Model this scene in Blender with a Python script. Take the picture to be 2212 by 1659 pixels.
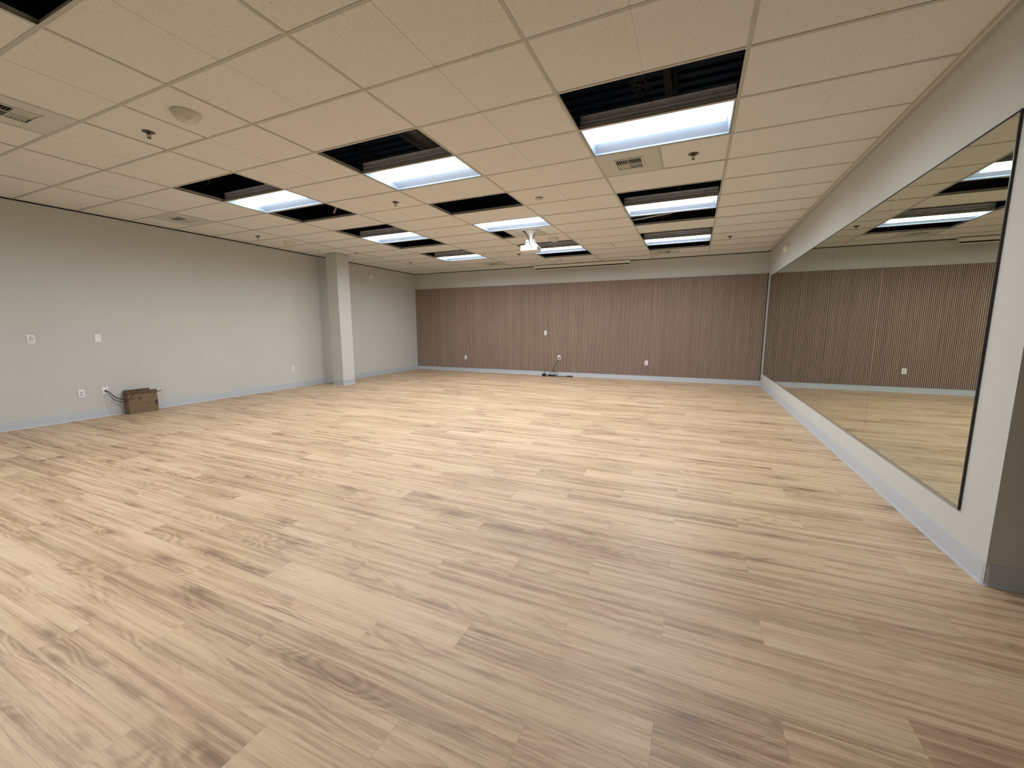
import bpy, bmesh, math, random
from mathutils import Vector, Matrix
random.seed(7)
for o in list(bpy.data.objects): bpy.data.objects.remove(o)
SC = bpy.context.scene
COL = SC.collection
PI = math.pi

# ------------------------------------------------------------------ camera, world, exposure
H = 1.3607
ZC = 3.038            # ceiling plane
XL, XR, YB = -8.263, 1.474, 10.93
YF = -5.2             # wall behind the camera
XE = 5.4              # far side of the alcove on the right
YR = 2.83             # corner where the mirror wall ends
T = 0.6096
GY = 1.8484
cd = bpy.data.cameras.new('camera'); cam = bpy.data.objects.new('camera', cd); COL.objects.link(cam)
cd.sensor_width = 36; cd.lens = 876.02/2212*36; cd.clip_start = .05; cd.clip_end = 60
a, b, c = 0.4191, -0.1392, 0.0017
Rm = Matrix.Rotation(a, 3, 'Z') @ Matrix.Rotation(b, 3, 'X') @ Matrix.Rotation(c, 3, 'Y')
R3 = Matrix((Rm.col[0], Rm.col[2], -Rm.col[1])).transposed()
cam.matrix_world = Matrix.Translation((0, 0, H)) @ R3.to_4x4()
SC.camera = cam
w = bpy.data.worlds.new('world'); SC.world = w; w.use_nodes = True
w.node_tree.nodes['Background'].inputs[0].default_value = (0.02, 0.02, 0.022, 1)
w.node_tree.nodes['Background'].inputs[1].default_value = 0.0
SC.view_settings.view_transform = 'Standard'
SC.view_settings.look = 'None'
SC.view_settings.gamma = 1
SC.view_settings.use_curve_mapping = False
SC.view_settings.exposure = 0.0
LAMP_W = 36.5                      # watts of each ceiling light
LAMP_COL = (0.955, 0.972, 1.0)
LENS_GLOW = 8.0

# ------------------------------------------------------------------ material helpers
def mat(name, col, rough=.6, metal=0., spec=.5, emit=None, estr=0., bump=None, var=None, coat=0):
    m = bpy.data.materials.new(name); m.use_nodes = True
    nt = m.node_tree; N = nt.nodes; L = nt.links; p = N['Principled BSDF']
    p.inputs['Base Color'].default_value = (*col, 1); p.inputs['Roughness'].default_value = rough
    p.inputs['Metallic'].default_value = metal; p.inputs['Specular IOR Level'].default_value = spec
    if coat: p.inputs['Coat Weight'].default_value = coat
    if emit:
        p.inputs['Emission Color'].default_value = (*emit, 1); p.inputs['Emission Strength'].default_value = estr
    tc = N.new('ShaderNodeTexCoord')
    if var:   # (scale, amount) gentle tonal mottling of the base colour
        n = N.new('ShaderNodeTexNoise'); n.inputs['Scale'].default_value = var[0]; n.inputs['Detail'].default_value = 4
        L.new(tc.outputs['Object'], n.inputs['Vector'])
        r = N.new('ShaderNodeMapRange'); r.inputs[1].default_value = .3; r.inputs[2].default_value = .7
        r.inputs[3].default_value = 1-var[1]; r.inputs[4].default_value = 1+var[1]
        L.new(n.outputs['Fac'], r.inputs[0])
        mx = N.new('ShaderNodeVectorMath'); mx.operation = 'SCALE'; mx.inputs[0].default_value = col
        L.new(r.outputs[0], mx.inputs['Scale']); L.new(mx.outputs[0], p.inputs['Base Color'])
    if bump:  # (scale, strength, distance)
        n = N.new('ShaderNodeTexNoise'); n.inputs['Scale'].default_value = bump[0]; n.inputs['Detail'].default_value = 3
        L.new(tc.outputs['Object'], n.inputs['Vector'])
        bp = N.new('ShaderNodeBump'); bp.inputs['Strength'].default_value = bump[1]; bp.inputs['Distance'].default_value = bump[2]
        L.new(n.outputs['Fac'], bp.inputs['Height']); L.new(bp.outputs[0], p.inputs['Normal'])
    return m

M = {}
M['wall'] = mat('wall_paint', (.54, .552, .53), .75, bump=(180, .12, .002), var=(2.0, .012))
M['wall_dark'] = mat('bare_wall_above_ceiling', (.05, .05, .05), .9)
M['cove'] = mat('grey_vinyl_cove_base', (.44, .465, .50), .45, var=(30, .02))
M['case_white'] = mat('white_enamel_case', (.78, .765, .71), .4, var=(20, .02))
M['metal_white'] = mat('white_painted_steel', (.575, .59, .55), .5, var=(20, .02))
M['grid'] = mat('ceiling_grid_paint', (.49, .485, .43), .45, var=(3, .02))
M['white'] = mat('white_plastic', (.80, .80, .80), .35, var=(40, .01))
M['dome'] = mat('ivory_plastic', (.64, .62, .55), .4, var=(30, .02))
M['clear'] = mat('frosted_strobe_lens', (.85, .82, .75), .15, spec=.8, var=(50, .02))
M['slot'] = mat('socket_slot', (.08, .08, .08), .5, var=(50, .02))
M['grey_in'] = mat('pale_grey_plastic', (.55, .56, .58), .35, var=(50, .02))
M['black'] = mat('black_rubber', (.010, .010, .012), .45, var=(40, .1))
M['blackm'] = mat('black_felt', (.095, .060, .046), .95, bump=(400, .3, .002), var=(60, .2))
M['dark'] = mat('near_black_matte', (.02, .02, .022), .9, var=(8, .2))
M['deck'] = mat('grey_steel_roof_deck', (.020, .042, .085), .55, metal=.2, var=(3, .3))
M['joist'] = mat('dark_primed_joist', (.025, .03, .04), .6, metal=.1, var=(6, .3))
M['galv'] = mat('galvanised_steel', (.60, .63, .72), .5, metal=.15, var=(9, .15))
M['duct'] = mat('duct_wrap_foil', (.22, .22, .24), .4, metal=.7, bump=(14, .5, .02), var=(5, .25))
M['brass'] = mat('aged_brass', (.07, .045, .028), .4, metal=.7, var=(60, .2))
M['chrome'] = mat('dull_chrome', (.09, .085, .08), .3, metal=.7, var=(60, .1))
M['card'] = mat('brown_cardboard', (.175, .122, .070), .8, bump=(60, .1, .002), var=(12, .06))
M['card_in'] = mat('brown_cardboard_inside', (.135, .088, .050), .85, var=(12, .08))
M['ink'] = mat('dark_printing_ink', (.028, .016, .010), .7, var=(60, .15))
M['mirror'] = mat('silvered_mirror', (.62, .645, .56), .0, metal=1.0)
M['medge'] = mat('dark_mirror_edge', (.012, .014, .014), .25)
M['mchan'] = mat('clear_j_channel', (.30, .28, .25), .25, metal=.4)
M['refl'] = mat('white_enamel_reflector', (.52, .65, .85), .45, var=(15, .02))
M['lens'] = mat('glowing_diffuser', (.9, .9, .9), .4, emit=(.82, .92, 1.0), estr=LENS_GLOW)
M['strap'] = mat('beige_strap', (.55, .50, .42), .7, var=(20, .05))

def tile_material():
    m = bpy.data.materials.new('fissured_ceiling_tile'); m.use_nodes = True
    nt = m.node_tree; N = nt.nodes; L = nt.links; p = N['Principled BSDF']
    p.inputs['Roughness'].default_value = .95; p.inputs['Specular IOR Level'].default_value = .15
    tc = N.new('ShaderNodeTexCoord')
    v = N.new('ShaderNodeTexVoronoi'); v.inputs['Scale'].default_value = 75; v.inputs['Randomness'].default_value = 1
    n2 = N.new('ShaderNodeTexNoise'); n2.inputs['Scale'].default_value = 40; n2.inputs['Detail'].default_value = 2
    ad = N.new('ShaderNodeMixRGB'); ad.inputs[0].default_value = .03
    L.new(tc.outputs['Object'], ad.inputs[1]); L.new(n2.outputs['Color'], ad.inputs[2])
    L.new(tc.outputs['Object'], n2.inputs['Vector']); L.new(ad.outputs[0], v.inputs['Vector'])
    r = N.new('ShaderNodeMapRange'); r.inputs[1].default_value = .06; r.inputs[2].default_value = .24; r.clamp = True
    L.new(v.outputs['Distance'], r.inputs[0])
    big = N.new('ShaderNodeTexNoise'); big.inputs['Scale'].default_value = 3.2; big.inputs['Detail'].default_value = 3
    L.new(tc.outputs['Object'], big.inputs['Vector'])
    br = N.new('ShaderNodeMapRange'); br.inputs[1].default_value = .42; br.inputs[2].default_value = .62
    br.inputs[3].default_value = 1.0; br.inputs[4].default_value = .0
    L.new(big.outputs['Fac'], br.inputs[0])
    mx = N.new('ShaderNodeMath'); mx.operation = 'MAXIMUM'
    L.new(r.outputs[0], mx.inputs[0]); L.new(br.outputs[0], mx.inputs[1])
    fine = N.new('ShaderNodeTexNoise'); fine.inputs['Scale'].default_value = 260; fine.inputs['Detail'].default_value = 2
    L.new(tc.outputs['Object'], fine.inputs['Vector'])
    fr = N.new('ShaderNodeMapRange'); fr.inputs[1].default_value = .3; fr.inputs[2].default_value = .7
    fr.inputs[3].default_value = .86; fr.inputs[4].default_value = 1.12
    L.new(fine.outputs['Fac'], fr.inputs[0])
    cr = N.new('ShaderNodeMixRGB'); cr.inputs[1].default_value = (.42, .40, .35, 1); cr.inputs[2].default_value = (.750, .750, .728, 1)
    L.new(mx.outputs[0], cr.inputs[0])
    sc = N.new('ShaderNodeVectorMath'); sc.operation = 'SCALE'
    L.new(cr.outputs[0], sc.inputs[0]); L.new(fr.outputs[0], sc.inputs['Scale'])
    L.new(sc.outputs[0], p.inputs['Base Color'])
    bp = N.new('ShaderNodeBump'); bp.inputs['Strength'].default_value = .35; bp.inputs['Distance'].default_value = .003
    L.new(mx.outputs[0], bp.inputs['Height']); L.new(bp.outputs[0], p.inputs['Normal'])
    return m
M['tile'] = tile_material()

def floor_material():
    m = bpy.data.materials.new('oak_vinyl_planks'); m.use_nodes = True
    nt = m.node_tree; N = nt.nodes; L = nt.links; p = N['Principled BSDF']
    def math_(op, a=None, b=None, c=None):
        n = N.new('ShaderNodeMath'); n.operation = op
        for i, v in enumerate((a, b, c)):
            if v is None: continue
            if isinstance(v, (int, float)): n.inputs[i].default_value = v
            else: L.new(v, n.inputs[i])
        return n.outputs[0]
    def comb(x, y, z):
        n = N.new('ShaderNodeCombineXYZ')
        for i, v in enumerate((x, y, z)):
            if isinstance(v, (int, float)): n.inputs[i].default_value = v
            else: L.new(v, n.inputs[i])
        return n.outputs[0]
    def mr(v, a, b, c, d):
        n = N.new('ShaderNodeMapRange'); L.new(v, n.inputs[0])
        for i, k in enumerate((a, b, c, d)): n.inputs[i+1].default_value = k
        return n.outputs[0]
    def noise(vec, scale=1., det=2., rough=.5, dist=0.):
        n = N.new('ShaderNodeTexNoise'); L.new(vec, n.inputs['Vector']); n.inputs['Scale'].default_value = scale
        n.inputs['Detail'].default_value = det; n.inputs['Roughness'].default_value = rough
        n.inputs['Distortion'].default_value = dist
        return n.outputs['Fac']
    tc = N.new('ShaderNodeTexCoord'); s = N.new('ShaderNodeSeparateXYZ'); L.new(tc.outputs['Object'], s.inputs[0])
    X, Y = s.outputs[0], s.outputs[1]
    PW, PL = .186, 1.2192
    ry = math_('DIVIDE', math_('SUBTRACT', Y, 1.14), PW)
    row = math_('FLOOR', ry); fy = math_('FRACT', ry)
    off = math_('MULTIPLY', math_('FLOORED_MODULO', row, 3.0), .4064)
    rx = math_('DIVIDE', math_('SUBTRACT', math_('ADD', X, .055), off), PL)
    colm = math_('FLOOR', rx); fx = math_('SUBTRACT', rx, colm)
    fy = math_('SUBTRACT', ry, row)
    wn = N.new('ShaderNodeTexWhiteNoise'); wn.noise_dimensions = '2D'; L.new(comb(row, colm, 0.), wn.inputs['Vector'])
    ws = N.new('ShaderNodeSeparateXYZ'); L.new(wn.outputs['Color'], ws.inputs[0])
    r1, r2, r3 = ws.outputs
    # every plank shows its own stretch of printed oak
    ox = math_('MULTIPLY', r1, 37.0); oy = math_('MULTIPLY', r2, 19.0)
    u = math_('ADD', X, ox); v = math_('ADD', Y, oy)
    # knots: stretched voronoi, one every plank or so
    kv = N.new('ShaderNodeTexVoronoi'); kv.voronoi_dimensions = '2D'; kv.inputs['Scale'].default_value = 1.0
    kw = noise(comb(math_('MULTIPLY', u, 6.0), math_('MULTIPLY', v, 14.0), 0.), 1, 2)
    kx = math_('ADD', math_('MULTIPLY', u, 1.5), math_('MULTIPLY', kw, .10))
    ky = math_('ADD', math_('MULTIPLY', v, 4.6), math_('MULTIPLY', kw, .12))
    L.new(comb(kx, ky, 0.), kv.inputs['Vector'])
    kd = kv.outputs['Distance']
    halo = mr(kd, .0, .45, 1.0, 0.0)
    halo = math_('POWER', halo, 2.0)
    core = mr(kd, .02, .10, .55, 0.0)
    ksep = N.new('ShaderNodeSeparateXYZ'); L.new(kv.outputs['Color'], ksep.inputs[0])
    kon = mr(ksep.outputs[0], .68, .74, 0.0, 1.0)       # only some cells carry a knot
    halo = math_('MULTIPLY', halo, kon); core = math_('MULTIPLY', core, kon)
    # cathedral grain: bands of a slow noise field bent round the knots
    slow = noise(comb(math_('MULTIPLY', u, 1.1), math_('MULTIPLY', v, 5.0), 0.), 1, 2, .5, .3)
    wig = noise(comb(math_('MULTIPLY', u, 7.0), math_('MULTIPLY', v, 30.0), 0.), 1, 2)
    ph = math_('ADD', math_('MULTIPLY', slow, 34.0), math_('ADD', math_('MULTIPLY', halo, 5.0), math_('MULTIPLY', wig, 1.6)))
    band = mr(math_('SINE', math_('MULTIPLY', ph, 3.0)), -1., 1., 0., 1.)
    bandmask = mr(noise(comb(math_('MULTIPLY', u, 1.6), math_('MULTIPLY', v, 8.0), 3.), 1, 2), .46, .62, 0., 1.)
    # long soft streaks and fine pores
    streak = noise(comb(math_('MULTIPLY', u, .65), math_('MULTIPLY', v, 19.0), 1.), 1, 5, .62, .2)
    fine = noise(comb(math_('MULTIPLY', u, 2.6), math_('MULTIPLY', v, 120.0), 2.), 1, 4, .65)
    pore = noise(comb(math_('MULTIPLY', u, 16.0), math_('MULTIPLY', v, 420.0), 5.), 1, 2, .6)
    tone = mr(streak, .39, .58, 1.0, 0.0)
    mid = noise(comb(math_('MULTIPLY', u, .8), math_('MULTIPLY', v, 46.0), 9.), 1, 3, .6)
    shade = math_('ADD', math_('MULTIPLY', tone, .33), math_('MULTIPLY', mr(mid, .40, .62, 1., 0.), .20))
    shade = math_('ADD', shade, math_('MULTIPLY', math_('MULTIPLY', band, bandmask), .24))
    shade = math_('ADD', shade, math_('MULTIPLY', mr(fine, .38, .62, 0., 1.), .22))
    shade = math_('ADD', shade, math_('MULTIPLY', mr(pore, .42, .62, 0., 1.), .12))
    shade = math_('ADD', shade, math_('MULTIPLY', halo, .40))
    shade = math_('ADD', shade, math_('MULTIPLY', math_('SUBTRACT', r3, .5), .24))
    ramp = N.new('ShaderNodeValToRGB'); L.new(shade, ramp.inputs[0]); e = ramp.color_ramp.elements
    e[0].position = .05; e[0].color = (.61, .468, .318, 1)
    e[1].position = .95; e[1].color = (.235, .152, .089, 1)
    q = e.new(.35); q.color = (.52, .382, .250, 1)
    q = e.new(.62); q.color = (.385, .270, .170, 1)
    hue = N.new('ShaderNodeMixRGB'); hue.inputs[1].default_value = (1.02, .99, .985, 1); hue.inputs[2].default_value = (.98, 1.0, .985, 1)
    L.new(mr(noise(comb(math_('MULTIPLY', u, 1.3), math_('MULTIPLY', v, 5.0), 7.), 1, 2), .38, .62, 0., 1.), hue.inputs[0])
    hm = N.new('ShaderNodeMixRGB'); hm.blend_type = 'MULTIPLY'; hm.inputs[0].default_value = 1.0
    L.new(ramp.outputs[0], hm.inputs[1]); L.new(hue.outputs[0], hm.inputs[2])
    kc = N.new('ShaderNodeMixRGB'); L.new(core, kc.inputs[0]); L.new(hm.outputs[0], kc.inputs[1]); kc.inputs[2].default_value = (.20, .13, .08, 1)
    # joints
    ey = math_('MINIMUM', fy, math_('SUBTRACT', 1.0, fy)); ex = math_('MINIMUM', fx, math_('SUBTRACT', 1.0, fx))
    jy = mr(math_('MULTIPLY', ey, PW), .0004, .0014, 1., 0.); jx = mr(math_('MULTIPLY', ex, PL), .0004, .0014, 1., 0.)
    j = math_('MULTIPLY', math_('MAXIMUM', jy, jx), .38)
    jm = N.new('ShaderNodeMixRGB'); L.new(j, jm.inputs[0]); L.new(kc.outputs[0], jm.inputs[1]); jm.inputs[2].default_value = (.16, .11, .07, 1)
    L.new(jm.outputs[0], p.inputs['Base Color'])
    L.new(mr(fine, .3, .7, .40, .52), p.inputs['Roughness'])
    p.inputs['Specular IOR Level'].default_value = .42
    bp = N.new('ShaderNodeBump'); bp.inputs['Strength'].default_value = .12; bp.inputs['Distance'].default_value = .001
    L.new(fine, bp.inputs['Height']); L.new(bp.outputs[0], p.inputs['Normal'])
    return m
M['floor'] = floor_material()

def slat_material():
    m = bpy.data.materials.new('walnut_slat_veneer'); m.use_nodes = True
    nt = m.node_tree; N = nt.nodes; L = nt.links; p = N['Principled BSDF']
    tc = N.new('ShaderNodeTexCoord'); mp = N.new('ShaderNodeMapping'); L.new(tc.outputs['Object'], mp.inputs[0])
    mp.inputs['Scale'].default_value = (60, 60, 1.3)
    n = N.new('ShaderNodeTexNoise'); n.inputs['Scale'].default_value = 1; n.inputs['Detail'].default_value = 5
    L.new(mp.outputs[0], n.inputs['Vector'])
    s = N.new('ShaderNodeSeparateXYZ'); L.new(tc.outputs['Object'], s.inputs[0])
    d = N.new('ShaderNodeMath'); d.operation = 'DIVIDE'; d.inputs[1].default_value = .03045; L.new(s.outputs[0], d.inputs[0])
    f = N.new('ShaderNodeMath'); f.operation = 'FLOOR'; L.new(d.outputs[0], f.inputs[0])
    wn = N.new('ShaderNodeTexWhiteNoise'); wn.noise_dimensions = '1D'; L.new(f.outputs[0], wn.inputs['W'])
    a1 = N.new('ShaderNodeMath'); a1.operation = 'MULTIPLY_ADD'; a1.inputs[1].default_value = .28; L.new(wn.outputs['Value'], a1.inputs[0]); L.new(n.outputs['Fac'], a1.inputs[2])
    r = N.new('ShaderNodeValToRGB'); L.new(a1.outputs[0], r.inputs[0])
    r.color_ramp.elements[0].position = .35; r.color_ramp.elements[0].color = (.262, .188, .145, 1)
    r.color_ramp.elements[1].position = .95; r.color_ramp.elements[1].color = (.40, .30, .24, 1)
    L.new(r.outputs[0], p.inputs['Base Color']); p.inputs['Roughness'].default_value = .6
    return m
M['slat'] = slat_material()

# ------------------------------------------------------------------ mesh helpers
class MB:
    def __init__(s): s.bm = bmesh.new(); s.mi = 0
    def box(s, x0, x1, y0, y1, z0, z1, mi=None):
        v = [s.bm.verts.new(p) for p in ((x0,y0,z0),(x1,y0,z0),(x1,y1,z0),(x0,y1,z0),(x0,y0,z1),(x1,y0,z1),(x1,y1,z1),(x0,y1,z1))]
        for f in ((3,2,1,0),(4,5,6,7),(0,1,5,4),(1,2,6,5),(2,3,7,6),(3,0,4,7)):
            fc = s.bm.faces.new([v[i] for i in f]); fc.material_index = s.mi if mi is None else mi
        return s
    def poly(s, pts, mi=None):
        fc = s.bm.faces.new([s.bm.verts.new(p) for p in pts]); fc.material_index = s.mi if mi is None else mi
        return s
    def slab(s, pts, n, mi=None):      # planar outline given thickness along vector n
        n = Vector(n); a = [s.bm.verts.new(p) for p in pts]; b = [s.bm.verts.new(Vector(p)+n) for p in pts]
        s.bm.faces.new(a[::-1]); s.bm.faces.new(b); k = len(a)
        for i in range(k): s.bm.faces.new((a[i], a[(i+1)%k], b[(i+1)%k], b[i]))
        return s
    def lathe(s, prof, c=(0,0,0), axis='Z', n=32, close=True):   # prof: (r, h)
        c = Vector(c); rings = []
        for r, h in prof:
            ring = []
            for i in range(n if r > 1e-6 else 1):
                t = 2*PI*i/n; x, y = r*math.cos(t), r*math.sin(t)
                p = {'Z': (x, y, h), 'X': (h, x, y), 'Y': (x, h, y), '-Z': (x, -y, -h), '-X': (-h, x, -y), '-Y': (-x, -h, y)}[axis]
                ring.append(s.bm.verts.new(c+Vector(p)))
            rings.append(ring)
        for A, B in zip(rings, rings[1:]):
            m_ = max(len(A), len(B))
            for i in range(m_):
                q = []
                for R_, k in ((A, i), (A, i+1), (B, i+1), (B, i)):
                    vv = R_[k % len(R_)]
                    if vv not in q: q.append(vv)
                if len(q) > 2: s.bm.faces.new(q)
        if close:
            for R_ in (rings[0], rings[-1]):
                if len(R_) > 2: s.bm.faces.new(R_)
        return s
    def tube(s, pts, r, n=10, smooth=True):
        pts = [Vector(p) for p in pts]
        if smooth and len(pts) > 2:
            out = []
            P = [pts[0]*2-pts[1]] + pts + [pts[-1]*2-pts[-2]]
            for i in range(1, len(P)-2):
                for k in range(6):
                    t = k/6; p0, p1, p2, p3 = P[i-1:i+3]
                    out.append(.5*((2*p1)+(-p0+p2)*t+(2*p0-5*p1+4*p2-p3)*t*t+(-p0+3*p1-3*p2+p3)*t**3))
            pts = out + [pts[-1]]
        rings = []; up = Vector((0.13, .21, 1)).normalized(); prev = None
        for i, p in enumerate(pts):
            d = (pts[min(i+1, len(pts)-1)]-pts[max(i-1, 0)])
            if d.length < 1e-9: d = Vector((0, 0, 1))
            d.normalize()
            if prev is None:
                u = d.cross(up); u = u.normalized() if u.length > 1e-3 else d.orthogonal().normalized()
            else:
                u = prev-d*prev.dot(d); u.normalize()
            prev = u; v = d.cross(u)
            rr = r[i*len(r)//len(pts)] if isinstance(r, (list, tuple)) else r
            rings.append([s.bm.verts.new(p+u*math.cos(2*PI*k/n)*rr+v*math.sin(2*PI*k/n)*rr) for k in range(n)])
        for A, B in zip(rings, rings[1:]):
            for k in range(n): s.bm.faces.new((A[k], A[(k+1)%n], B[(k+1)%n], B[k]))
        s.bm.faces.new(rings[0][::-1]); s.bm.faces.new(rings[-1])
        return s
    def bevel(s, w, seg=2):
        bmesh.ops.bevel(s.bm, geom=list(s.bm.edges), offset=w, segments=seg, affect='EDGES', profile=.5)
        return s
    def build(s, name, mats, parent=None, loc=None, smooth=False):
        bmesh.ops.recalc_face_normals(s.bm, faces=list(s.bm.faces))
        me = bpy.data.meshes.new(name); s.bm.to_mesh(me); s.bm.free()
        for mm in (mats if isinstance(mats, (list, tuple)) else [mats]): me.materials.append(M[mm])
        if smooth:
            for pz in me.polygons: pz.use_smooth = True
            try: me.set_sharp_from_angle(angle=math.radians(38))
            except Exception: pass
        o = bpy.data.objects.new(name, me); COL.objects.link(o)
        if parent: o.parent = parent
        if loc: o.location = loc
        return o
def tag(o, label=None, cat=None, group=None, kind=None):
    if label: o['label'] = label
    if cat: o['category'] = cat
    if group: o['group'] = group
    if kind: o['kind'] = kind
    return o
def thing(name, label, cat, loc, rot=(0,0,0), group=None):
    o = bpy.data.objects.new(name, None); COL.objects.link(o); o.location = loc; o.rotation_euler = rot
    o.empty_display_size = .05
    return tag(o, label, cat, group)
def struct(o): o['kind'] = 'structure'; return o
def copy_tree(o, parent=None):
    c_ = o.copy(); COL.objects.link(c_)
    if parent: c_.parent = parent
    for ch in list(o.children): copy_tree(ch, c_)
    return c_

# ------------------------------------------------------------------ room shell
HT = 4.55    # underside of the roof
m = MB(); m.box(XL-.15, XE+.15, YF-.15, YB+.15, -.12, 0); struct(m.build('floor', 'floor'))
REV = .016   # height of the shadow gap between wall board and ceiling
def wall(name, boxes):
    m = MB()
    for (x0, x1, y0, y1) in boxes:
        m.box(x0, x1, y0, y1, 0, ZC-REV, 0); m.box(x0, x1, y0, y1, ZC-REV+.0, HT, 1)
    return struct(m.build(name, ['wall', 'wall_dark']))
wall('wall_left', [(XL-.12, XL, YF-.12, YB+.12)])
wall('wall_back', [(XL, XR+.12, YB, YB+.12)])
m = MB(); m.box(XR, XR+.12, YR, YB, 0, ZC+.02, 0); m.box(XR+.12, XE, YR, YR+.12, 0, ZC+.02, 0)
m.box(XR, XR+.12, YR, YB, ZC+.02, HT, 1); m.box(XR+.12, XE, YR, YR+.12, ZC+.02, HT, 1)
struct(m.build('wall_right', ['wall', 'wall_dark']))
wall('wall_front', [(XL, XE+.12, YF-.12, YF)])
wall('wall_alcove', [(XE, XE+.12, YF, YR+.12)])

PROF = [(0, 0), (.013, 0), (.013, .002), (.007, .010), (.0035, .020), (.0035, .117), (.0015, .121), (0, .121)]
def cove(m, path):     # path of (x,y) with the room on the left of the walking direction
    n = len(path); rings = []
    for i, p in enumerate(path):
        p = Vector(p); dirs = []
        if i > 0: dirs.append((p-Vector(path[i-1])).normalized())
        if i < n-1: dirs.append((Vector(path[i+1])-p).normalized())
        nm = [Vector((-d.y, d.x)) for d in dirs]
        if len(nm) == 2:
            bis = (nm[0]+nm[1]).normalized(); k = 1/max(.3, bis.dot(nm[0])); off = bis*k
        else: off = nm[0]
        rings.append([m.bm.verts.new((p.x+off.x*d, p.y+off.y*d, z)) for d, z in PROF])
    for A, B in zip(rings, rings[1:]):
        for k in range(len(PROF)): m.bm.faces.new((A[k], A[(k+1)%len(PROF)], B[(k+1)%len(PROF)], B[k]))
    m.bm.faces.new(rings[0]); m.bm.faces.new(rings[-1])
m = MB(); cove(m, [(XL+.0005, YB-.001), (XL+.0005, YF)]); struct(m.build('baseboard_left', 'cove', smooth=True))
m = MB(); cove(m, [(XR-.001, YB-.0005), (XL+.001, YB-.0005)]); struct(m.build('baseboard_back', 'cove', smooth=True))
rad = .02
arc = [(XR-.0005+rad-rad*math.cos(t), YR-.0005+rad-rad*math.sin(t)) for t in [PI/2*(1-k/5) for k in range(6)]]
m = MB(); cove(m, [(XE, YR-.0005)]+arc+[(XR-.0005, YB-.001)]); struct(m.build('baseboard_right', 'cove', smooth=True))

# ------------------------------------------------------------------ suspended ceiling
GX = {-3: XL, -2: -7.109, -1: -5.890, 0: -4.695, 1: -3.457, 2: -2.2474, 3: -1.0123, 4: .2064, 5: 1.4256}
def gx(L):
    if L in GX: return GX[L]
    if L > 5: return GX[5]+(L-5)*1.2192
    lo = math.floor(L); return gx(lo)+(gx(lo+1)-gx(lo))*(L-lo)
def gyj(j): return GY+T*j
LIGHTS = [(3, 3), (3, 7), (3, 11), (1, 3), (1, 7), (1, 11), (-1, 3), (-1, 7), (-1, 11), (1, -3), (-1, -2), (-1, -9)]  # negative rows: unseen lights added out of view to brighten floor and room
HOLES = [(3, 2), (3, 6), (3, 8), (3, 10), (3, 12), (1, 2), (1, 5), (1, 10), (1, 12), (-1, 2), (-1, 4), (-1, 6), (-1, 8), (-1, 10), (1, -2)]
VENTS = [(3, 4), (3, 13), (-1, -1), (-1, 13), (-3, 3)]       # bay, row; which half below
VHALF = {(3, 4): 0, (3, 13): 0, (-1, -1): 1, (-1, 13): 1, (-3, 3): 1}
SPLIT = [(0, 0), (2, 11)]                                    # pairs of square tiles on a short tee
def in_room(x, y): return x < XR or y < YR
tm = MB(); gm = MB()
W2 = .012
def tee_y(m, x, y0, y1):
    m.box(x-W2, x+W2, y0, y1, ZC, ZC+.0012); m.box(x-.001, x+.001, y0, y1, ZC+.0012, ZC+.036)
def tee_x(m, y, x0, x1):
    m.box(x0, x1, y-W2, y+W2, ZC+.0003, ZC+.0015); m.box(x0, x1, y-.001, y+.001, ZC+.0012, ZC+.032)
TB, TT = ZC+.0032, ZC+.020
def tile(x0, x1, y0, y1, score):
    x0 += .0015; x1 -= .0015; y0 += .0015; y1 -= .0015
    dz = random.uniform(-.0008, .0012)
    if score and x1-x0 > 1.0:
        xm = (x0+x1)/2; g = .0035
        tm.box(x0, xm-g, y0, y1, TB+dz, TT); tm.box(xm+g, x1, y0, y1, TB+dz, TT)
        tm.box(xm-g, xm+g, y0, y1, TB+.0022, TT)
    else: tm.box(x0, x1, y0, y1, TB+dz, TT)
BAYS = list(range(-3, 5)) + [5, 6, 7, 8]
for bb in BAYS:
    for j in range(-12, 15):
        x0, x1 = gx(bb), gx(bb+1)
        y0, y1 = gyj(j), gyj(j+1)
        if j == 14: y1 = YB-.001
        if j == -12: y0 = YF+.001
        if bb == -3: x0 = XL+.001
        if bb >= 5:
            if y0 > YR: continue
            y1 = min(y1, YR-.001); x1 = min(x1, XE-.001)
            if x1-x0 < .02: continue
        if (bb, j) in LIGHTS or (bb, j) in HOLES: continue
        if (bb, j) in VENTS:
            xm = x1-.6096 if VHALF[(bb, j)] else (x0+x1)/2
            tee_y(gm, xm, y0, y1)
            if VHALF[(bb, j)] == 0: tile(xm, x1, y0, y1, False)
            else: tile(x0, xm, y0, y1, False)
            continue
        if (bb, j) == (1, 8):
            xa, xb = gx(1.25), gx(1.75)
            tee_y(gm, xa, y0, y1); tee_y(gm, xb, y0, y1); tile(xb, x1, y0, y1, False); continue
        if (bb, j) in SPLIT:
            xm = (x0+x1)/2; tee_y(gm, xm, y0, y1); tile(x0, xm, y0, y1, False); tile(xm, x1, y0, y1, False); continue
        tile(x0, x1, y0, y1, True)
# sliver between the last main tee and the mirror wall
tm.box(GX[5]+.002, XR-.001, YR, YB-.001, TB, TT)
for L_ in list(range(-2, 6))+[6, 7, 8]:
    x = gx(L_); tee_y(gm, x, YF, YB-.001 if L_ < 6 else YR)
for j in range(-11, 15):
    y = gyj(j); tee_x(gm, y, XL+.001, GX[5] if y > YR else XE-.001)
# wall angles
gm.box(XR-.020, XR-.0005, YR, YB-.001, ZC-.0002, ZC+.001); gm.box(XR-.0015, XR-.0003, YR, YB-.001, ZC-.022, ZC)
ceil = struct(tm.build('ceiling', 'tile'))
g = gm.build('ceiling_grid', 'grid', ceil)
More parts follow.
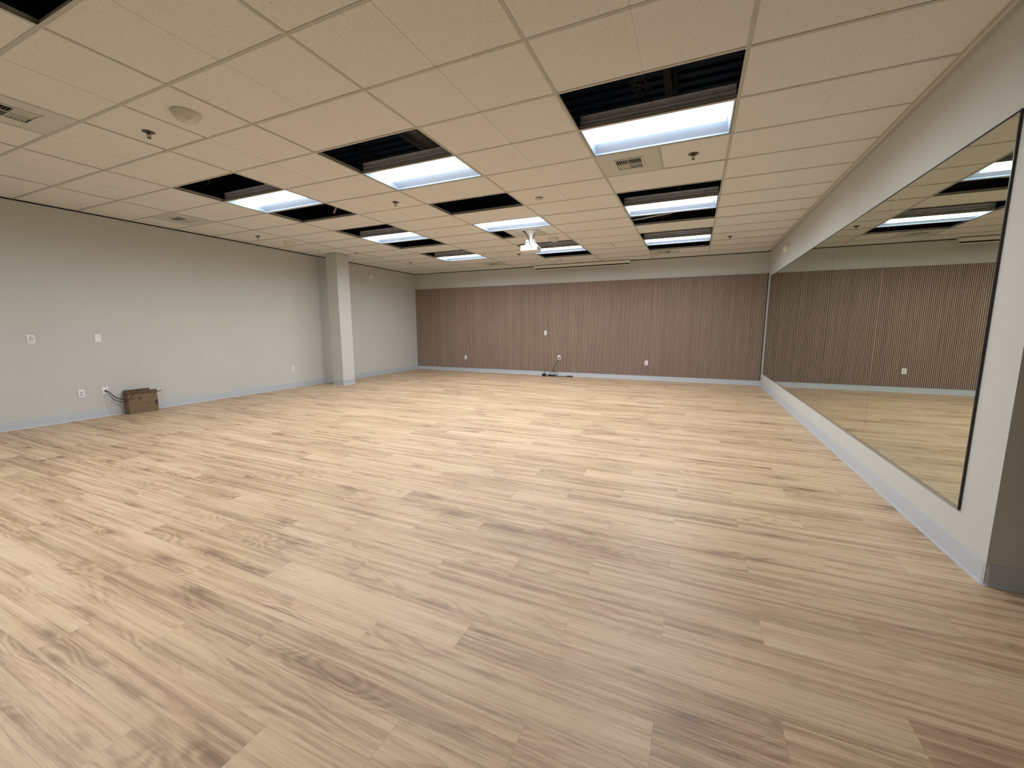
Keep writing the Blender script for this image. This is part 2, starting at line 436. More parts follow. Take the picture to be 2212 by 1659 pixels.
# dark strips that colour in the shade of the wall-top gap
m = MB(); m.box(XL+.0004, XL+.003, YF+.01, YB-.01, ZC-REV, ZC-.0004); struct(m.build('gap_shade_left', 'dark'))
m = MB(); m.box(XL+.004, XR-.004, YB-.003, YB-.0004, ZC-REV*.75, ZC-.0004); struct(m.build('gap_shade_back', 'dark'))

# ------------------------------------------------------------------ plenum: roof deck, joists, ducts
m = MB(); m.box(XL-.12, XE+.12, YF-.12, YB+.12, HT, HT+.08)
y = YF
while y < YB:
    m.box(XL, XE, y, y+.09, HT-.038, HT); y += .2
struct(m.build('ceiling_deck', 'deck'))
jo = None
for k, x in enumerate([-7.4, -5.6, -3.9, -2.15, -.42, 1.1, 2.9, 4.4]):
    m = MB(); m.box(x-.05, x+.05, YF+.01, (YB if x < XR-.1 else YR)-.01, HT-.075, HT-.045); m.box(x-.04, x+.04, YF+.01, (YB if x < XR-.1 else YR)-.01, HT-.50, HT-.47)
    y = YF+.2; s_ = 0
    yend = (YB if x < XR-.1 else YR)-.5
    while y < yend:
        a0, a1 = (HT-.475, HT-.07) if s_ else (HT-.07, HT-.475)
        m.tube([(x, y, a0), (x, y+.42, a1)], .011, 6, smooth=False); y += .42; s_ = 1-s_
    tag(m.build('roof_joist', 'joist'), ['steel bar joist under the roof, nearest the grey left wall', 'steel bar joist above the left column of lights', 'steel bar joist left of the middle column of lights',
        'steel bar joist right of the middle column of lights', 'steel bar joist seen in the big opening near the mirror', 'steel bar joist above the mirror wall side',
        'steel bar joist above the alcove beyond the wall corner', 'farthest steel bar joist above the alcove'][k], 'joist', 'steel joists above the ceiling')
m = MB(); m.lathe([(.20, 0), (.20, 1.1), (.205, 1.1), (.205, 1.14), (.20, 1.14), (.20, 2.2)], (-3.62, 4.3, 4.05), 'Y', 28)
tag(m.build('air_duct', 'duct', smooth=True), 'round grey duct seen through the opening beside the middle light', 'duct')
m = MB(); m.box(-6.2, -.6, 9.45, 9.95, 3.75, 4.05).bevel(.01, 1)
tag(m.build('air_duct', 'duct'), 'flat metal duct above the openings near the slatted wall', 'duct')
m = MB()
for k in range(26):
    t = k/25; m.tube([(-.62+.06*math.sin(k*2.1), 4.1+t*.5, 3.62+.05*math.cos(k*1.7)), (-.55+.07*math.sin(k*1.3+1), 4.13+t*.5, 3.56+.06*math.cos(k*2.9))], .006, 5, smooth=False)
m.tube([(-.56, 4.35, 3.60), (-.50, 4.36, 3.85), (-.43, 4.35, HT-.48)], .006, 6)
tag(m.build('cable_bundle', 'galv'), 'tangled grey cable bundle inside the opening nearest the mirror', 'cable', kind=None)
m = MB(); m.tube([(-6.184, 3.549, 3.288), (-6.3, 3.63, 3.268), (-6.214, 3.64, 3.268), (-5.98, 3.58, 3.31), (-5.75, 3.48, 3.60), (-5.6, 3.45, HT-.49)], .004, 6)
tag(m.build('loose_wire', 'strap', smooth=True), 'thin pale wire hanging inside the leftmost ceiling opening', 'wire')
m = MB(); m.box(-.014, .014, -.002, .002, 0, .25); o = m.build('hanger_strap', 'strap'); o.location = (-5.13, 4.83, ZC+.05); o.rotation_euler = (.2, .7, .2)
tag(o, 'short beige strap in the small opening behind the leftmost light', 'strap')
m = MB(); m.tube([(-2.92, 8.05, ZC+.03), (-2.78, 8.3, ZC+.10), (-2.62, 8.58, ZC+.16)], .004, 6)
tag(m.build('loose_wire', 'white', smooth=True), 'white wire crossing the opening behind the projector', 'wire')
m = MB(); m.tube([(-1.35, 7.10, ZC+.031), (-.9, 7.13, ZC+.06), (-.35, 7.17, ZC+.12), (.12, 7.22, ZC+.19)], .012, 8)
tag(m.build('conduit', 'galv', smooth=True), 'slanting grey conduit in the opening behind the second light along the mirror', 'conduit')

# ------------------------------------------------------------------ recessed lights
def make_light():
    root = thing('ceiling_light', '', 'ceiling light', (0, 0, ZC))
    hx, hy = .594, .290
    # steel housing seen through the openings
    m = MB()
    for sy in (-1, 1):
        y0, y1 = sorted((sy*hy, sy*(hy-.0015)))
        m.box(-hx, hx, y0, y1, .004, .115)
        y0, y1 = sorted((sy*hy, sy*(hy+.006))); m.box(-hx, hx, y0, y1, .060, .068); m.box(-hx, hx, y0, y1, .108, .115)
        y0, y1 = sorted((sy*hy, sy*(hy+.004))); m.box(-hx, hx, y0, y1, .004, .022)
    for sx in (-1, 1):
        x0, x1 = sorted((sx*hx, sx*(hx-.0015))); m.box(x0, x1, -hy, hy, .004, .115)
    m.box(-hx, hx, -hy, hy, .115, .118); m.box(-.22, .22, -.09, .09, .118, .155)
    m.build('housing', 'galv', root)
    # enamel reflector pan: flat rim, four sloping sides, top
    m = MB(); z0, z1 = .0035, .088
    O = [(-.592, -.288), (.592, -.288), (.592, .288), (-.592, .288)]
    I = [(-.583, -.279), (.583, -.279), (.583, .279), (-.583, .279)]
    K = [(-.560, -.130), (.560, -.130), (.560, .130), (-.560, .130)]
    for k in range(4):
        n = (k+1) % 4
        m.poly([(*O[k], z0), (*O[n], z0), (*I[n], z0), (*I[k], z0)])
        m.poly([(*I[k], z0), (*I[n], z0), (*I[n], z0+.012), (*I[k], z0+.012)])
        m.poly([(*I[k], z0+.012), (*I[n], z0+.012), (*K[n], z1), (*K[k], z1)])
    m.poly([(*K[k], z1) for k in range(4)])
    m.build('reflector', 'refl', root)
    # curved centre diffuser with end caps
    m = MB(); n = 12; prof = []
    for k in range(n+1):
        t = PI*k/n; prof.append((-.132*math.cos(t), .084-.064*math.sin(t)**.6))
    A = [m.bm.verts.new((-.550, y_, z_)) for y_, z_ in prof]; B = [m.bm.verts.new((.550, y_, z_)) for y_, z_ in prof]
    for k in range(n): m.bm.faces.new((A[k], A[k+1], B[k+1], B[k]))
    m.bm.faces.new(A); m.bm.faces.new(B[::-1])
    m.build('diffuser', 'lens', root, smooth=True)
    m = MB()
    for sx in (-1, 1):
        m.tube([(sx*.552, y_, z_-.001) for y_, z_ in prof], .0025, 6, smooth=False)
    for sy in (-1, 1): m.box(-.55, .55, sy*.134-.0015, sy*.134+.0015, .080, .088)
    m.build('diffuser_rim', 'grey_in', root)
    ld = bpy.data.lights.new('tube_glow', 'AREA'); ld.shape = 'RECTANGLE'; ld.size = 1.05; ld.size_y = .175
    ld.energy = LAMP_W; ld.color = LAMP_COL; ld.spread = math.radians(168)
    lo = bpy.data.objects.new('tube_glow', ld); COL.objects.link(lo); lo.parent = root; lo.location = (0, 0, .0175)
    return root
LLAB = {(3, 3): 'largest lit recessed ceiling light, nearest the camera on the mirror side',
 (3, 7): 'lit recessed ceiling light on the mirror side, second from the camera, between two dark openings',
 (3, 11): 'lit recessed ceiling light on the mirror side, closest to the slatted wall',
 (1, 3): 'lit recessed ceiling light of the middle row, nearest the camera beside a black opening',
 (1, 7): 'lit recessed ceiling light right in front of the hanging projector',
 (1, 11): 'lit recessed ceiling light behind the hanging projector, closest to the screen',
 (-1, 3): 'lit recessed ceiling light nearest the left wall and the camera',
 (-1, 7): 'lit recessed ceiling light of the left row, second from the camera, near the column',
 (-1, 11): 'lit recessed ceiling light of the left row, farthest, near the back left corner',
 (1, -3): 'unseen recessed ceiling light added to the middle row near the camera to brighten the floor',
 (-1, -2): 'unseen recessed ceiling light added to the left row near the camera to brighten the floor',
 (-1, -9): 'unseen recessed ceiling light added to the left row at the front wall to light the room',
 (3, -9): 'recessed ceiling light of the right row at the front wall'}
proto = make_light()
for i, (bb, j) in enumerate(LIGHTS):
    o = proto if i == 0 else copy_tree(proto)
    o.location = ((gx(bb)+gx(bb+1))/2, gyj(j+.5), ZC)
    o.scale = ((gx(bb+1)-gx(bb))/1.2192, 1, 1)
    tag(o, LLAB[(bb, j)], 'ceiling light', 'recessed fluorescent lights in the ceiling')

# ------------------------------------------------------------------ air vents
def make_vent():
    root = thing('air_vent', '', 'air vent', (0, 0, ZC))
    hs = .3028
    m = MB(); q = .125
    m.box(-hs, hs, -hs, -q, .0016, .004); m.box(-hs, hs, q, hs, .0016, .004); m.box(-hs, -q, -q, q, .0016, .004); m.box(q, hs, -q, q, .0016, .004)
    m.build('face_panel', 'metal_white', root)
    m = MB()
    for (a0, a1, b0, b1) in ((-q-.018, q+.018, -q-.018, -q), (-q-.018, q+.018, q, q+.018), (-q-.018, -q, -q, q), (q, q+.018, -q, q)):
        m.box(a0, a1, b0, b1, -.006, .003)
    m.box(-.0025, .0025, -q, q, -.004, .006); m.box(-q, q, -.0025, .0025, -.004, .006)
    m.build('louver_frame', 'metal_white', root)
    m = MB()
    def blade(horizontal, cx, cy, ln, tilt):
        d = .017; dy = d*math.sin(tilt); dz = d*math.cos(tilt)
        if horizontal: pts = [(cx-ln/2, cy, -.003), (cx+ln/2, cy, -.003), (cx+ln/2, cy+dy, -.003+dz), (cx-ln/2, cy+dy, -.003+dz)]; n = (0, .0012, 0)
        else: pts = [(cx, cy-ln/2, -.003), (cx, cy+ln/2, -.003), (cx+dy, cy+ln/2, -.003+dz), (cx+dy, cy-ln/2, -.003+dz)]; n = (.0012, 0, 0)
        m.slab(pts, n)
    for k in range(6):
        p = -q+.010+k*.0205
        blade(False, p, -q/2, q-.006, -.75)                 # near left quarter: blades across
        blade(True, q/2, p-.002, q-.006, .75)               # near right quarter
        blade(False, q+p, q/2, q-.006, .75)                 # far right quarter
        blade(True, -q/2, q+p, q-.006, -.75)                # far left quarter
    m.build('louver_blades', 'metal_white', root)
    m = MB(); m.box(-q, q, -q, q, .022, .024)
    for s_ in (-1, 1):
        m.box(*sorted((s_*q, s_*(q+.001))), -q, q, .003, .024); m.box(-q, q, *sorted((s_*q, s_*(q+.001))), .003, .024)
    m.build('duct_throat', 'dark', root)
    return root
VLAB = {(3, 4): 'square ceiling air vent with louvers, behind the largest light', (3, 13): 'square ceiling air vent nearest the slatted wall and the mirror',
 (-1, -1): 'square ceiling air vent at the left edge of the photo, nearest the camera', (-1, 13): 'square ceiling air vent behind the farthest light of the left row',
 (-3, 3): 'square ceiling air vent close to the grey left wall'}
vp = make_vent()
for i, (bb, j) in enumerate(VENTS):
    o = vp if i == 0 else copy_tree(vp)
    x = gx(bb)+.3048 if VHALF[(bb, j)] == 0 else gx(bb+1)-.3048
    o.location = (x, gyj(j+.5), ZC)
    if (bb, j) in ((-1, -1),): o.rotation_euler = (0, 0, 0)
    tag(o, VLAB[(bb, j)], 'air vent', 'square ceiling air vents')

# ------------------------------------------------------------------ sprinklers
def make_sprinkler():
    root = thing('fire_sprinkler', '', 'sprinkler', (0, 0, ZC))
    MB().lathe([(.0, -.0), (.046, -.001), (.046, .003), (.030, .010), (.016, .012), (0, .012)], axis='-Z', n=28).build('escutcheon', 'chrome', root, smooth=True)
    m = MB(); m.lathe([(.010, .008), (.010, .018), (.006, .020)], axis='-Z', n=16)
    for s_ in (-1, 1): m.tube([(s_*.009, 0, -.018), (s_*.015, 0, -.028), (s_*.012, 0, -.042), (s_*.003, 0, -.050)], .0026, 6)
    m.lathe([(.0022, .018), (.0022, .048)], axis='-Z', n=8)
    m.build('frame_arms', 'brass', root, smooth=True)
    m = MB(); m.lathe([(0, .049), (.015, .049), (.016, .052), (0, .053)], axis='-Z', n=18)
    m.build('deflector', 'brass', root, smooth=True)
    return root
sp = make_sprinkler()
SPR = [(-4.414, 2.176, 'pendant fire sprinkler beside the dome nearest the camera at left'), (-.101, 4.608, 'pendant fire sprinkler beside the vent behind the largest light'),
 (-3.789, 4.64, 'pendant fire sprinkler behind the nearest light of the middle row'), (-7.491, 5.238, 'pendant fire sprinkler near the grey left wall before the column'),
 (-6.884, 8.936, 'pendant fire sprinkler between the column and the back left corner'), (-3.809, 8.957, 'pendant fire sprinkler seen just under the projector'),
 (.519, 8.90, 'pendant fire sprinkler farthest right, near the mirror wall')]
for i, (x, y, lb) in enumerate(SPR):
    o = sp if i == 0 else copy_tree(sp); o.location = (x, y, ZC+.004); o.rotation_euler = (0, 0, .5); tag(o, lb, 'sprinkler', 'pendant sprinklers in the ceiling')

# ------------------------------------------------------------------ dome alarms and detectors
def dome_device(loc, rot, label, s=1.0):
    root = thing('dome_alarm', label, 'dome alarm', loc, rot, 'round ivory dome alarms')
    MB().lathe([(0, -.0005), (.100*s, -.0005), (.102*s, .006), (.096*s, .018), (.076*s, .046), (.048*s, .064), (.02*s, .070), (0, .071)], axis='-Z', n=40).build('dome', 'dome', root, smooth=True)
    m = MB(); m.lathe([(0, .02), (.021*s, .02), (.021*s, .058), (.016*s, .068), (.007*s, .072), (0, .072)], (.055*s, -.012*s, 0), '-Z', 20)
    m.build('strobe_lens', 'clear', root, smooth=True)
    m = MB()
    for k in range(3): m.lathe([(.0, .0), (.0045, .0), (.0045, .016), (0, .016)], (-.068*s, (.028-.026*k)*s, -.034), '-Z', 10)
    m.build('sound_hole', 'slot', root)
    return root
dome_device((-3.765, 2.125, ZC+.002), (0, 0, .1), 'large ivory dome alarm on the ceiling nearest the camera at left')
dome_device((-7.41, 5.81, ZC+.002), (0, 0, .1), 'ivory dome alarm on the ceiling in front of the grey column')
dome_device((-2.545, 7.66, ZC+.002), (0, 0, .1), 'ivory dome alarm on the ceiling beside the projector')
dome_device((XR-.001, 9.02, 2.76), (0, PI/2, 0), 'ivory dome alarm on the mirror wall above the mirror', .85)
dome_device((XL+.001, 8.925, 2.76), (0, -PI/2, 0), 'ivory dome alarm high on the left wall beyond the column', .85)
root = thing('smoke_detector', 'small ivory smoke detector on the ceiling between middle and mirror side lights', 'smoke detector', (-1.947, 5.255, ZC+.004))
MB().lathe([(0, 0), (.048, 0), (.05, .01), (.046, .022), (.036, .026), (.034, .036), (.02, .042), (0, .043)], axis='-Z', n=30).build('body', 'dome', root, smooth=True)
MB().lathe([(.0475, .012), (.0505, .013), (.0505, .017), (.0475, .018)], axis='-Z', n=30, close=False).build('grille_ring', 'slot', root)
m = MB(); m.lathe([(0, 0), (.036, 0), (.036, .004), (.03, .007), (0, .008)], (-3.163, 10.113, ZC+.003), '-Z', 24)
tag(m.build('cover_disc', 'chrome', smooth=True), 'small flat dark disc on the ceiling in front of the screen case', 'cover disc')
m = MB(); m.lathe([(0, 0), (.030, 0), (.030, .006), (.012, .010), (.010, .022), (0, .024)], (-7.136, 7.308, ZC+.003), '-Z', 20)
tag(m.build('ceiling_hook', 'black', smooth=True), 'tiny black ceiling fitting beside the top of the column', 'hook')

# ------------------------------------------------------------------ column
root = thing('support_column', 'square grey floor to ceiling column standing before the left wall', 'column', (-7.683, 7.253, 0))
cx, cy = .164, .179
m = MB(); m.box(-cx, cx, -cy, cy, 0, ZC-.001).bevel(.003, 1); m.build('shaft', 'wall', root)
m = MB(); P_ = [(-cx-.0005, -cy-.0005), (-cx-.0005, cy+.0005), (cx+.0005, cy+.0005), (cx+.0005, -cy-.0005), (-cx-.0005, -cy-.0005)]
for k in range(4):
    cove(m, [P_[k], P_[k+1]])
m.build('cove_base', 'cove', root)
m = MB()
e_ = .022
for (a0, a1, b0, b1) in ((-cx-e_, cx+e_, -cy-e_, -cy), (-cx-e_, cx+e_, cy, cy+e_), (-cx-e_, -cx, -cy, cy), (cx, cx+e_, -cy, cy)):
    m.box(a0, a1, b0, b1, ZC-.0018, ZC-.0003)
m.build('top_angle', 'grid', root)

# ------------------------------------------------------------------ slatted wall cladding
root = thing('slat_wall_cladding', 'brown vertical slat wood cladding covering the back wall', 'wall cladding', (0, YB-.0005, 0))
m = MB(); m.box(XL+.004, XR-.004, -.008, 0, .1215, 2.555); m.build('felt_backing', 'blackm', root)
m = MB(); per = .03045; x = XL+.006; 
while x+.0195 < XR-.004:
    zt = 2.556+.0*x
    m.box(x, x+.0185, -.0185, -.008, .1225, zt); x += per
m.build('slats', 'slat', root)

# ------------------------------------------------------------------ mirrors
MS = [3.112, 4.612, 6.112, 7.612, 9.112, 10.617]
ml = ['tall mirror sheet at the right edge of the photo, nearest the camera', 'mirror sheet second from the camera', 'middle sheet of the five mirrors',
      'mirror sheet second from the slatted wall', 'mirror sheet closest to the slatted back wall']
for k in range(5):
    y0, y1 = MS[k]+.001, MS[k+1]-.001
    root = thing('wall_mirror', ml[k], 'mirror', (XR-.001, (y0+y1)/2, .312), (0, 0, [.0000, .0010, -.0008, .0007, 0][k]), 'mirror sheets along the right wall')
    hy = (y1-y0)/2; hh = 2.140
    m = MB(); m.box(-.0062, -.0060, -hy+.0015, hy-.0015, .0015, hh-.0015); m.build('mirror_glass', 'mirror', root)
    m = MB(); m.box(-.0060, 0, -hy, hy, 0, hh); m.build('glass_edge', 'medge', root)
m = MB(); m.box(XR-.0095, XR-.0008, MS[0]-.002, MS[-1]+.002, .300, .3105); m.box(XR-.0098, XR-.0078, MS[0]-.002, MS[-1]+.002, .300, .318)
tag(m.build('mirror_channel', 'mchan'), 'slim metal channel holding the lower edge of the mirrors', 'channel')
m = MB(); m.box(XR-.0095, XR-.0008, MS[0]-.006, MS[-1]+.002, 2.4535, 2.461); m.box(XR-.012, XR-.0008, MS[0]-.0075, MS[0]-.0005, .300, 2.461)
tag(m.build('mirror_trim', 'medge'), 'thin black trim along the top and near end of the mirrors', 'trim')

# ------------------------------------------------------------------ wall plates: local frame, +z up, -y out of the wall
def plate_base(root, w=.072, h=.118):
    MB().box(-w/2, w/2, -.006, 0, -h/2, h/2).bevel(.0025, 2).build('cover_plate', 'white', root)
def outlet(loc, rz, label, w=.072, h=.118):
    root = thing('power_outlet', label, 'power outlet', loc, (0, 0, rz), 'white duplex power outlets')
    plate_base(root, w, h)
    for s_ in (-1, 1):
        z = s_*.020
        f = MB().box(-.0165, .0165, -.0085, -.005, z-.014, z+.014).bevel(.003, 2).build('receptacle', 'grey_in', root)
        m = MB(); m.box(-.0075, -.0055, -.0092, -.0083, z+.000, z+.009); m.box(.0055, .0075, -.0092, -.0083, z+.001, z+.008)
        m.lathe([(0, 0), (.0026, 0), (.0026, .0008), (0, .0008)], (0, -.0083, z-.007), '-Y', 10)
        m.build('slots', 'slot', f)
    MB().lathe([(0, 0), (.003, 0), (.0025, .0012), (0, .0012)], (0, -.006, 0), '-Y', 12).build('screw', 'chrome', root)
    return root
def switch(loc, rz, label, rocker=True, name='light_switch', cat='light switch'):
    root = thing(name, label, cat, loc, (0, 0, rz)); plate_base(root, .074, .122)
    if rocker:
        m = MB(); m.slab([(-.0165, -.005, -.033), (.0165, -.005, -.033), (.0165, -.0075, .0), (.0165, -.010, .033), (-.0165, -.010, .033), (-.0165, -.0075, 0)][0:2]+[(.0165, -.010, .033), (-.0165, -.010, .033)], (0, .006, 0))
        m.build('rocker', 'grey_in', root)
        m = MB(); 
        for s_ in (-1, 1): m.box(s_*.0178-.0007, s_*.0178+.0007, -.0066, -.0055, -.0345, .0345); m.box(-.018, .018, -.0066, -.0055, s_*.0345-.0007, s_*.0345+.0007)
        m.build('rocker_gap', 'slot', root)
    for s_ in (-1, 1): MB().lathe([(0, 0), (.003, 0), (.0025, .0012), (0, .0012)], (0, -.006, s_*.048), '-Y', 12).build('screw', 'chrome', root)
    return root
RL = -PI/2+PI   # faces +x from the left wall
xw = XL+.0008; yw = YB-.0195
switch((xw, 2.413, 1.207), RL, 'white light switch on the left wall, leftmost in the photo')
switch((xw, 3.099, 1.207), RL, 'blank white wall plate on the left wall, high up right of the light switch', False, 'blank_plate', 'wall plate')
outlet((xw, 2.83, .392), RL, 'white power outlet low on the left wall, left of the black cables', )
root = switch((xw, 3.099, .397), RL, 'white wall plate on the left wall with black cables coming out', False, 'cable_plate', 'wall plate')
MB().lathe([(0, 0), (.012, 0), (.012, .006), (.009, .008), (0, .008)], (0, -.006, .003), '-Y', 20).build('grommet', 'black', root)
outlet((xw, 6.347, .432), RL, 'white power outlet low on the left wall, near the column')
outlet((-6.428, yw, .437), 0, 'white power outlet low on the slatted wall, leftmost there')
outlet((-3.41, yw, .517), 0, 'white power outlet on the slatted wall with a black cord plugged in', .082, .126)
outlet((-1.075, yw, .445), 0, 'white power outlet low on the slatted wall, nearest the mirror', .078, .120)
root = switch((-3.824, yw, 1.20), 0, 'white wall plate at waist height in the middle of the slatted wall', False, 'blank_plate', 'wall plate')
MB().box(-.020, .020, -.0085, -.005, -.036, .036).bevel(.002, 1).build('insert', 'grey_in', root)

# ------------------------------------------------------------------ cables and box at the left wall
m = MB(); m.tube([(-8.248, 3.095, .403), (-8.22, 3.108, .392), (-8.2, 3.124, .370), (-8.185, 3.17, .299), (-8.18, 3.207, .264), (-8.175, 3.25, .248), (-8.165, 3.285, .243)], .0068, 10)
tag(m.build('cable', 'black', smooth=True), 'thick black cable from the wall plate into the side of the cardboard box', 'cable')
m = MB(); m.tube([(-8.246, 3.101, .393), (-8.19, 3.104, .352), (-8.15, 3.132, .280), (-8.12, 3.165, .240), (-8.09, 3.207, .224), (-8.05, 3.248, .229), (-8.015, 3.288, .262), (-8.018, 3.335, .312), (-8.045, 3.389, .362), (-8.085, 3.427, .384), (-8.12, 3.445, .378), (-8.14, 3.46, .34), (-8.15, 3.48, .25)], .0050, 10)
tag(m.build('cable', 'black', smooth=True), 'thinner black cable hanging in a low loop over the front of the cardboard box', 'cable')
bx0, bx1, by0, by1, bh = -8.240, -8.085, 3.293, 3.672, .305
root = thing('cardboard_box', 'open brown cardboard box on the floor against the left wall', 'box', ((bx0+bx1)/2, (by0+by1)/2, 0), (0, 0, -.03))
hx, hy, th = (bx1-bx0)/2, (by1-by0)/2, .004
m = MB(); m.box(-hx, hx, -hy, hy, .001, .005); m.box(-hx, -hx+th, -hy, hy, .005, bh); m.box(hx-th, hx, -hy, hy, .005, bh)
m.box(-hx+th, hx-th, -hy, -hy+th, .005, bh); m.box(-hx+th, hx-th, hy-th, hy, .005, bh); m.build('body', 'card', root)
def flap(p0, p1, out, ln, taper=.004):
    p0, p1, out = Vector(p0), Vector(p1), Vector(out)*ln; d = (p1-p0).normalized()*taper
    nrm = (p1-p0).cross(out).normalized()*.0035
    MB().slab([p0, p1, p1+out-d, p0+out+d], nrm).build('flap', 'card_in', root)
flap((hx-.002, -hy, bh), (hx-.002, hy, bh), (.30, 0, .95), .062)        # front flap stands up, leaning out
flap((-hx+.002, -hy, bh), (-hx+.002, hy-.03, bh), (.05, 0, 1), .070)    # back flap against the wall
flap((-hx+.01, -hy, bh), (hx-.01, -hy, bh), (0, -.10, 1), .052, .012)   # left flap
flap((hx-.01, hy, bh-.004), (-hx+.03, hy, bh-.004), (0, 1, .22), .098, .045)   # right flap sticks out sideways
# printing on the front face: a line of text with a mark, a short line, a long line, a half disc at the edge
fx_ = hx+.0006
def strokes(y0, y1, z, hgt, gap=.004):
    m = MB(); y = y0
    while y < y1:
        wd = random.uniform(.003, .0065); h1 = hgt*random.uniform(.6, 1.0)
        m.box(fx_-.0006, fx_, y, y+wd, z, z+h1); y += wd+random.choice([.0015, .0015, .002, gap])
    m.build('printed_line', 'ink', root)
strokes(-.155, -.075, .236, .008); strokes(.018, .112, .150, .008); strokes(-.135, .03, .046, .007, .009)
MB().slab([(fx_-.0006, -.062, .228), (fx_-.0006, -.022, .228), (fx_-.0006, -.026, .240), (fx_-.0006, -.020, .254), (fx_-.0006, -.032, .250), (fx_-.0006, -.060, .246), (fx_-.0006, -.052, .238)], (.0006, 0, 0)).build('printed_mark', 'ink', root)
pts = [(fx_-.0006, hy-.0005, .145-.045)]+[(fx_-.0006, hy-.0005-.040*math.sin(t), .145-.045*math.cos(t)) for t in [PI*k/14 for k in range(1, 14)]]+[(fx_-.0006, hy-.0005, .19)]
MB().slab(pts, (.0006, 0, 0)).build('printed_half_disc', 'ink', root)
m = MB(); m.box(fx_+.0002, fx_+.0007, hy-.030, hy-.020, .139, .149); m.box(fx_+.0002, fx_+.0007, hy-.016, hy-.008, .139, .149); m.build('printed_mark', 'card', root)

# ------------------------------------------------------------------ cords on the floor by the slatted wall
root = thing('extension_cord', 'black extension cord plugged into the slatted wall, coiled on the floor', 'extension cord', (0, 0, 0))
m = MB(); m.tube([(-3.401, 10.893, .508), (-3.415, 10.875, .469), (-3.453, 10.86, .393), (-3.498, 10.845, .316), (-3.537, 10.83, .244), (-3.557, 10.82, .185), (-3.547, 10.81, .11), (-3.512, 10.80, .06),
  (-3.456, 10.78, .023), (-3.41, 10.77, .026), (-3.388, 10.77, .056), (-3.432, 10.79, .099), (-3.507, 10.80, .124), (-3.576, 10.80, .116), (-3.631, 10.79, .078), (-3.625, 10.78, .036), (-3.58, 10.76, .010),
  (-3.45, 10.73, .009), (-3.3, 10.76, .008), (-3.2, 10.80, .008), (-3.12, 10.80, .009)], .0062, 8); m.build('cord', 'black', root, smooth=True)
m = MB()
for k in range(5):
    ph = k*.9; m.tube([(-3.57+.115*math.cos(t+ph), 10.735+.055*math.sin(t+ph)+.004*k, .008+.0075*k) for t in [2*PI*i/12 for i in range(12)]], .0062, 8)
m.build('coiled_cord', 'black', root, smooth=True)
MB().box(-.014, .014, -.022, .0, -.016, .016).bevel(.004, 2).build('plug', 'black', root, loc=(-3.401, 10.903, .510))
m = MB(); m.box(-.085, .085, -.022, .022, 0, .030).bevel(.006, 2); o = m.build('socket_block', 'black', root, loc=(-3.065, 10.79, .001)); o.rotation_euler = (0, 0, .02)
root = thing('power_adapter', 'black power adapter block on the floor left of the coiled cord', 'power adapter', (-3.775, 10.68, .001), (0, 0, .15))
MB().box(-.056, .056, -.035, .035, 0, .072).bevel(.009, 2).build('brick', 'black', root, smooth=True)
m = MB(); m.tube([(.045, .03, .035), (.0, .06, .08), (-.02, .085, .112), (.0, .10, .125), (.03, .085, .105), (.05, .05, .05), (.062, .02, .010), (.066, -.02, .007)], .0055, 8); m.build('lead', 'black', root, smooth=True)
m = MB(); m.tube([(-3.40, 10.71, .009), (-3.3, 10.72, .008), (-3.2, 10.725, .008), (-3.11, 10.745, .012)], .0055, 8)
tag(m.build('cable', 'black', smooth=True), 'short black cable lying on the floor right of the coil', 'cable')

# ------------------------------------------------------------------ projector screen case
root = thing('projector_screen', 'long white rolled projector screen case hung along the top of the back wall', 'projector screen', (-2.845, 10.80, ZC))
m = MB(); m.box(-1.285, 1.285, -.045, .055, -.084, -.016).bevel(.006, 2)
m.build('case', 'case_white', root)
m = MB(); m.box(-1.245, 1.268, -.036, -.028, -.113, -.083); m.build('screen_fabric', 'dark', root)
m = MB(); m.box(-1.245, 1.272, -.042, -.026, -.131, -.113).bevel(.003, 1); m.build('bottom_bar', 'case_white', root)
for s_ in (-.95, .95):
    m = MB(); m.box(s_-.012, s_+.012, -.02, .03, -.018, .0); m.build('bracket', 'case_white', root)

# ------------------------------------------------------------------ projector and its ceiling panel
xa, xb = gx(1.25), gx(1.75)
m = MB(); m.box(xa+.002, xb-.002, gyj(8)+.002, gyj(9)-.002, ZC+.0016, ZC+.006)
tag(m.build('ceiling_panel', 'metal_white'), 'flat white metal ceiling panel carrying the projector pole', 'ceiling panel')
root = thing('projector', 'white projector hanging from the ceiling on a short pole', 'projector', (-2.72, 6.95, ZC), (0, 0, .02))
MB().lathe([(0, -.001), (.115, -.001), (.112, .008), (.070, .035), (.032, .075), (.030, .080), (0, .081)], axis='-Z', n=36).build('ceiling_flange', 'metal_white', root, smooth=True)
MB().lathe([(.019, .07), (.019, .165), (0, .166)], axis='-Z', n=20).build('pole', 'white', root, smooth=True)
m = MB(); m.box(-.065, .060, -.045, .045, -.205, -.160); m.box(-.035, .035, -.03, .03, -.225, -.150); m.box(-.075, -.06, -.05, .05, -.212, -.152); m.box(.055, .07, -.05, .05, -.212, -.152)
m.build('swivel_bracket', 'white', root)
m = MB()
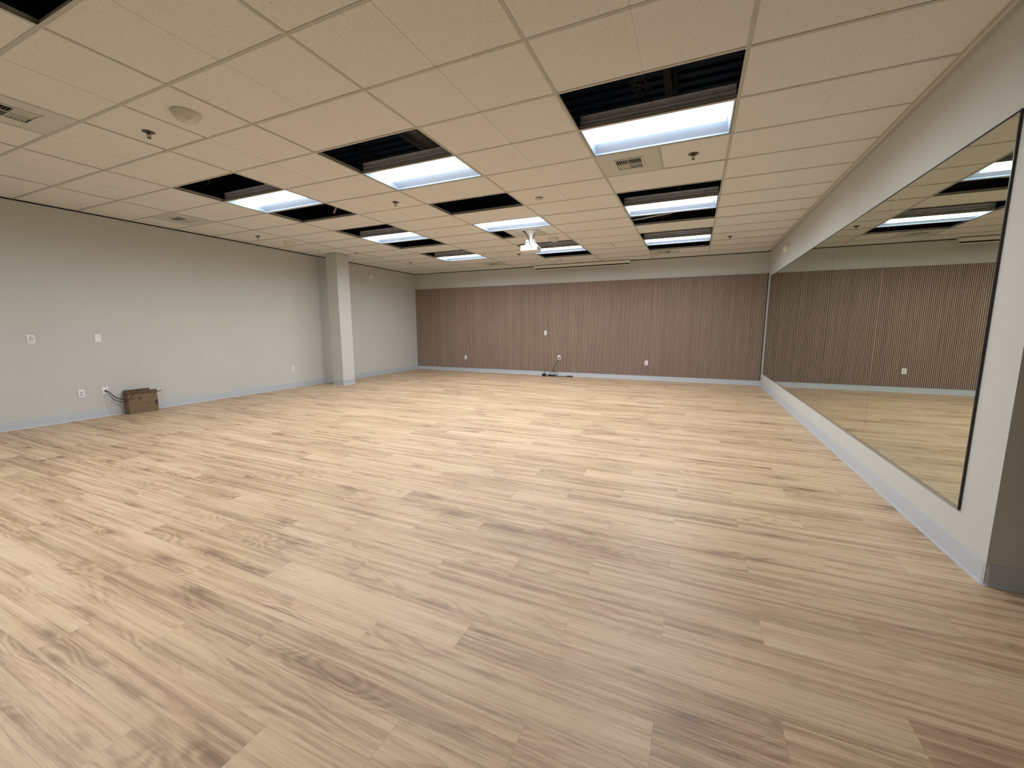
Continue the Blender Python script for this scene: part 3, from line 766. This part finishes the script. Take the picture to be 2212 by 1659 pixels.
for s_ in (-1, 1): m.lathe([(0, 0), (.012, 0), (.012, .004), (0, .004)], (s_*.045-.003, -.045, -.183), '-Y', 12)
m.build('bracket_bolts', 'black', root)
m = MB(); m.box(-.085, .10, -.075, .075, -.246, -.226); m.box(-.10, -.085, -.02, .02, -.258, -.226); m.box(.10, .115, -.02, .02, -.258, -.226); m.build('mount_plate', 'white', root)
m = MB(); m.box(-.07, .06, -.0765, -.0752, -.242, -.230); m.build('mount_slots', 'slot', root)
m = MB(); m.box(-.150, .150, -.145, .110, -.356, -.258); m.bevel(.016, 3); m.build('body', 'white', root, smooth=True)
MB().box(-.105, .035, -.1456, -.1448, -.336, -.280).build('port_panel', 'grey_in', root)
m = MB(); m.box(-.11, -.075, -.1466, -.1455, -.344, -.338); m.box(-.048, -.030, -.1466, -.1455, -.344, -.337); m.lathe([(0, 0), (.007, 0), (.007, .003), (0, .003)], (.078, -.1448, -.300), '-Y', 10)
m.build('ports', 'slot', root)
MB().lathe([(.040, 0), (.042, .012), (.034, .014), (.030, .004), (0, .004)], (.06, .108, -.310), 'Y', 28).build('lens', 'medge', root, smooth=True)
m = MB()
for k in range(8): m.box(.1497, .1508, -.09+.022*k, -.078+.022*k, -.335, -.285)
m.build('side_grille', 'slot', root)
m = MB(); m.tube([(-.135, -.035, -.004), (-.09, -.06, -.035), (-.035, -.085, -.12), (.012, -.12, -.185), (.035, -.165, -.235), (.06, -.175, -.275), (.070, -.150, -.300)], .006, 8); m.build('cable', 'black', root, smooth=True)
m = MB(); m.tube([(-.115, -.035, -.004), (-.07, -.07, -.05), (-.02, -.1, -.14), (.02, -.15, -.22), (.045, -.178, -.29), (.052, -.172, -.325), (.075, -.150, -.335)], .0045, 8); m.build('cable', 'black', root, smooth=True)
m = MB(); m.tube([(.055, .04, -.004), (.065, .0, -.06), (.055, -.04, -.125), (.035, -.05, -.165)], .005, 8); m.build('cable', 'black', root, smooth=True)
MB().box(-.15, -.02, -.055, -.015, -.008, -.001).build('cable_slot', 'slot', root)
